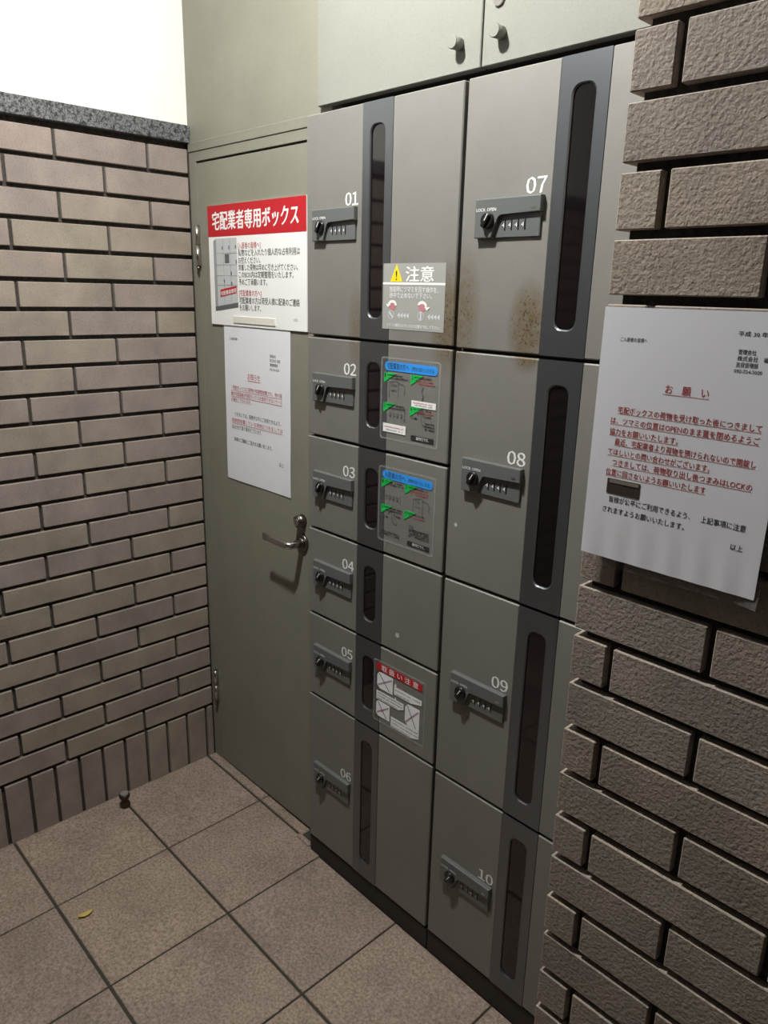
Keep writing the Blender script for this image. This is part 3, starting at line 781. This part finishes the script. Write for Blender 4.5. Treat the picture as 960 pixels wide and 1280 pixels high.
def guide_sticker(z0, z1, label, head, sub, flags, whites, seed, which):
    x0, x1 = .8190, .9865
    rnd = random.Random(seed)
    y = YL - .0005; W = x1 - x0; H = z1 - z0
    root = tag(empty('guide_sticker', ((x0 + x1) / 2, YL, z0)), label, 'sticker', 'stickers on the locker doors')
    poly_plate('clear_film', 'film', root, roundrect(x0, x1, z0, z1, .007), YL - .0003, .0003)
    bm = bmesh.new(); hole_plate(bm, roundrect(x0, x1, z0, z1, .007), roundrect(x0 + .0035, x1 - .0035, z0 + .0035, z1 - .0035, .005), YL - .0008, YL - .0001)
    obj('film_border', bm, 'film_edge', root)
    X = lambda u: x0 + u * W; Z = lambda t: z1 - t * H
    y = YL - .0007
    poly_plate('header_bar', 'blue', root, roundrect(X(.07), X(.95), Z(.158), Z(.052), .0085), y)
    text(head, X(.11), Z(.135), .0145, 'ink', root, y - .0005, x1=X(.48), bold=.025)
    text(sub, X(.53), Z(.130), .0095, 'ink', root, y - .0005, x1=X(.90))
    for k, (u, t) in enumerate(flags):
        poly_plate('green_flag', 'green', root, [(X(u), Z(t + .125)), (X(u + .21), Z(t)), (X(u), Z(t))], y)
        text(str(k + 1), X(u + .012), Z(t + .060), .0125, 'ink', root, y - .0005, x1=X(u + .035), bold=.02)
        # lines of small print beside the flag
        for q in range(2 + (k == 1)):
            a = u + .06 + .02 * q; b = min(a + .28 + .06 * rnd.random(), .97)
            bars('small_print', root, X(a), X(b), Z(t + .035 + .033 * q), .0034, y - .0004, rnd, 'ink' if (q == 0 or k % 2 == 0) else 'red_ink')
    def line(pts, w=.0007, m='print_dark'):
        bm = bmesh.new()
        for (a, b) in zip(pts, pts[1:]):
            d = Vector((b[0] - a[0], b[1] - a[1])); d.normalize(); nrm = Vector((-d.y, d.x)) * w
            bm.faces.new([bm.verts.new((p[0] + s * nrm.x, y - .0004, p[1] + s * nrm.y)) for p, s in ((a, 1), (a, -1), (b, -1), (b, 1))])
        obj('line_drawing', bm, m, root)
    def box_drawing(u, t):
        line([(X(u), Z(t + .20)), (X(u), Z(t + .015)), (X(u + .13), Z(t)), (X(u + .27), Z(t + .045)), (X(u + .27), Z(t + .145))])
        line([(X(u + .16), Z(t + .005)), (X(u + .16), Z(t + .215))])
        bars('small_print', root, X(u + .035), X(u + .13), Z(t + .06), .006, y - .0004, rnd, 'print_dark'); bars('small_print', root, X(u + .03), X(u + .13), Z(t + .12), .004, y - .0004, rnd, 'print_dark')
    def wheels_drawing(u, t):
        for q in range(4):
            poly_plate('wheel_drawing', 'print_dark', root, roundrect(X(u + .065 * q), X(u + .065 * q + .035), Z(t + .05), Z(t), .002, 2), y - .0001)
        line([(X(u + .27), Z(t - .04)), (X(u + .27), Z(t + .09))])
    def dial_drawing(u, t):
        pts = [(X(u) + .009 * math.cos(a), Z(t) + .006 * math.sin(a)) for a in [math.radians(q) for q in range(200, -41, -24)]]
        line(pts, .0013, 'print_dark')
        line([(X(u), Z(t) + .002), (X(u + .02), Z(t + .10)), (X(u + .06), Z(t + .13)), (X(u + .10), Z(t + .12)), (X(u + .05), Z(t + .01))], .0008)
        bars('small_print', root, X(u - .14), X(u - .05), Z(t + .07), .004, y - .0004, rnd, 'ink'); bars('small_print', root, X(u + .08), X(u + .17), Z(t + .03), .004, y - .0004, rnd, 'ink')
    if which == 'driver':
        box_drawing(.15, .275); wheels_drawing(.16, .655)
        line([(X(.73), Z(.30)), (X(.70), Z(.36)), (X(.74), Z(.40)), (X(.71), Z(.46))], .0016); dial_drawing(.70, .62)
        for q in range(3): bars('small_print', root, X(.78), X(.94), Z(.725 + .035 * q), .0036, y - .0004, rnd, 'ink')
    else:
        wheels_drawing(.13, .36); box_drawing(.63, .30); dial_drawing(.25, .60)
        poly_plate('wheel_drawing', 'print_dark', root, roundrect(X(.57), X(.64), Z(.73), Z(.67), .002, 2), y - .0001)
        for q in range(4): bars('small_print', root, X(.57), X(.92), Z(.735 + .028 * q), .0036, y - .0004, rnd, 'ink')
        for q in range(2): bars('small_print', root, X(.08), X(.40), Z(.87 + .033 * q), .0038, y - .0004, rnd, 'ink')
    for (u0, u1, t0, t1) in whites:
        plate('white_patch', 'white_print', root, X(u0), X(u1), Z(t1), Z(t0), y - .0002)
        bars('small_print', root, X(u0 + .03), X(u1 - .04), Z(t0 + (t1 - t0) * .45), .003, y - .0008, rnd, 'pink'); bars('small_print', root, X(u0 + .06), X(u1 - .05), Z(t0 + (t1 - t0) * .8), .003, y - .0008, rnd, 'print_grey')
    plate('black_bar', 'ink', root, X(.55), X(.93), Z(.945), Z(.885), y)
    text('操作完了です。', X(.64), Z(.930), .0075, 'white_print', root, y - .0006, x1=X(.85), bold=.02)
def bars(name, parent, xa, xb, zb, h, y, rnd, mat):
    """a line of print too small to read: a row of little strokes"""
    bm = bmesh.new(); x = xa
    while x < xb - .0012:
        w = rnd.uniform(.0012, .0024); hh = h * rnd.uniform(.6, 1.0)
        if rnd.random() < .88:
            bm.faces.new([bm.verts.new(c) for c in ((x, y, zb), (min(x + w, xb), y, zb), (min(x + w, xb), y, zb + hh), (x, y, zb + hh))])
        x += w + .0009
    return obj(name, bm, mat, parent, fixn=False)
guide_sticker(1.2075, 1.3790, 'clear guide sticker with a blue header and two white patches on locker door 02', '宅配業者の方へ', '(荷物の預け入れ方法)',
              [(.055, .185), (.52, .175), (.055, .545), (.52, .545)], [(.06, .46, .80, .905), (.545, .945, .47, .545)], 3, 'driver')
guide_sticker(.9800, 1.1490, 'clear guide sticker with a blue header on locker door 03, no white patches', '入居者の方へ', '(荷物の取り出し方法)',
              [(.055, .165), (.48, .165), (.055, .505), (.48, .50)], [], 5, 'resident')

def handling_sticker():
    x0, x1, z0, z1 = .8175, .9840, .5270, .6870
    y = YL - .0007; W = x1 - x0; H = z1 - z0
    rnd = random.Random(11)
    root = tag(empty('handling_sticker', ((x0 + x1) / 2, YL, z0)), 'clear sticker with a red header and crossed-out pictures on locker door 05', 'sticker', 'stickers on the locker doors')
    poly_plate('clear_film', 'film', root, roundrect(x0, x1, z0, z1, .005), YL - .0003, .0003)
    bm = bmesh.new(); hole_plate(bm, roundrect(x0, x1, z0, z1, .005), roundrect(x0 + .003, x1 - .003, z0 + .003, z1 - .003, .004), YL - .0008, YL - .0001)
    obj('film_border', bm, 'film_edge', root)
    X = lambda u: x0 + u * W; Z = lambda t: z1 - t * H
    plate('header_bar', 'red', root, X(.05), X(.93), Z(.155), Z(.045), y)
    text('取 扱 い 注 意', X(.15), Z(.138), .0160, 'white_print', root, y - .0005, x1=X(.86), bold=.025)
    def cross(u0, u1, t0, t1, clip):
        P = [(X(u0), Z(t1 - clip)), (X(u0 + clip), Z(t1)), (X(u1), Z(t1)), (X(u1), Z(t0)), (X(u0 + clip * .8), Z(t0)), (X(u0), Z(t0 + clip))]
        poly_plate('picture_patch', 'patch', root, P, y)
        for m, (a, b) in (('lilac', ((X(u0 + .02), Z(t1 - .05)), (X(u1 - .02), Z(t0 + .04)))), ('print_dark', ((X(u0 + .04), Z(t0 + .02)), (X(u1 - .06), Z(t1 - .02))))):
            d = Vector((b[0] - a[0], b[1] - a[1])).normalized(); n = Vector((-d.y, d.x)) * (.0019 if m == 'lilac' else .0012)
            bm = bmesh.new(); bm.faces.new([bm.verts.new((p[0] + s * n.x, y - .0007, p[1] + s * n.y)) for p, s in ((a, 1), (a, -1), (b, -1), (b, 1))])
            obj('cross_stroke', bm, m, root)
    cross(.07, .38, .185, .445, .05); cross(.06, .33, .655, .905, .04); cross(.63, .90, .455, .795, .06)
    def para(u0, u1, t0, t1, notch=0.0):
        P = [(X(u0), Z(t1)), (X(u1 - notch), Z(t1)), (X(u1), Z(t1 - .05)), (X(u1), Z(t0)), (X(u0), Z(t0))]
        poly_plate('text_patch', 'patch', root, P, y)
        n = max(2, int((t1 - t0) / .045))
        for q in range(n):
            bars('small_print', root, X(u0 + .015), X(u1 - .015 - notch * (q == n - 1)), Z(t0 + (q + .8) * (t1 - t0) / n), .0038, y - .0006, rnd, 'print_grey')
    text('▲', X(.41), Z(.285), .012, 'white_print', root, y - .0004, x1=X(.46)); bars('small_print', root, X(.47), X(.58), Z(.28), .004, y - .0003, rnd, 'pink')
    para(.41, .93, .295, .42, .2); para(.06, .60, .495, .635, .1)
    text('▲', X(.42), Z(.495), .010, 'white_print', root, y - .0004, x1=X(.46))
    para(.36, .90, .80, .965, .15)
handling_sticker()

# ================================================================== SMALL THINGS ON THE FLOOR
px, py = .0555, -.378
ds = tag(empty('door_stop', (px, py, fz(px, py))), 'small dark metal door stop with a rubber top on the floor by the brick wall', 'door stop')
zf = fz(px, py)
bm = bmesh.new(); lathe(bm, (px, py, zf), [(.0150, -.002), (.0155, .004), (.0150, .012), (.0105, .018), (.0095, .024), (.0135, .029), (.0160, .033), (.0160, .041), (.0135, .0435)]); obj('post', bm, 'brass_dark', ds)
bm = bmesh.new(); lathe(bm, (px, py, zf), [(.0120, .042), (.0122, .0448), (.0105, .0458)]); obj('rubber_cap', bm, 'rubber', ds)
# fallen leaf
lx, ly = .3795, -.6370
bm = bmesh.new(); n = 10; top = []
ang = math.radians(84)
L_ = .017
for k in range(n + 1):
    t = k / n; w = .0062 * math.sin(math.pi * min(1, t * .93 + .04)) ** .8
    u = (t - .5) * 2 * L_
    row = []
    for s in (-1, 0, 1):
        X_ = u * math.cos(ang) - s * w * math.sin(ang); Y_ = u * math.sin(ang) + s * w * math.cos(ang)
        Z_ = .0035 + .005 * (abs(s)) * .8 + .004 * (t - .5) ** 2 * 4
        row.append(bm.verts.new((lx + X_, ly + Y_, fz(lx, ly) + Z_)))
    top.append(row)
for a, b in zip(top, top[1:]):
    for i in range(2): bm.faces.new((a[i], a[i + 1], b[i + 1], b[i])).smooth = True
ext = bmesh.ops.extrude_face_region(bm, geom=list(bm.faces))
bmesh.ops.translate(bm, verts=[v for v in ext['geom'] if isinstance(v, bmesh.types.BMVert)], vec=(0, 0, -.0030))
leaf = tag(empty('fallen_leaf', (lx, ly, fz(lx, ly))), 'small curled yellow fallen leaf lying on a floor tile', 'leaf')
obj('leaf_blade', bm, 'leaf', leaf)
bm = bmesh.new(); e = Vector((lx - math.cos(ang) * L_, ly - math.sin(ang) * L_, fz(lx, ly) + .0035)); cyl(bm, e, e + Vector((-.004, -.005, -.0025)), .0006, n=6); obj('leaf_stalk', bm, 'leaf', leaf)

flush_texts()
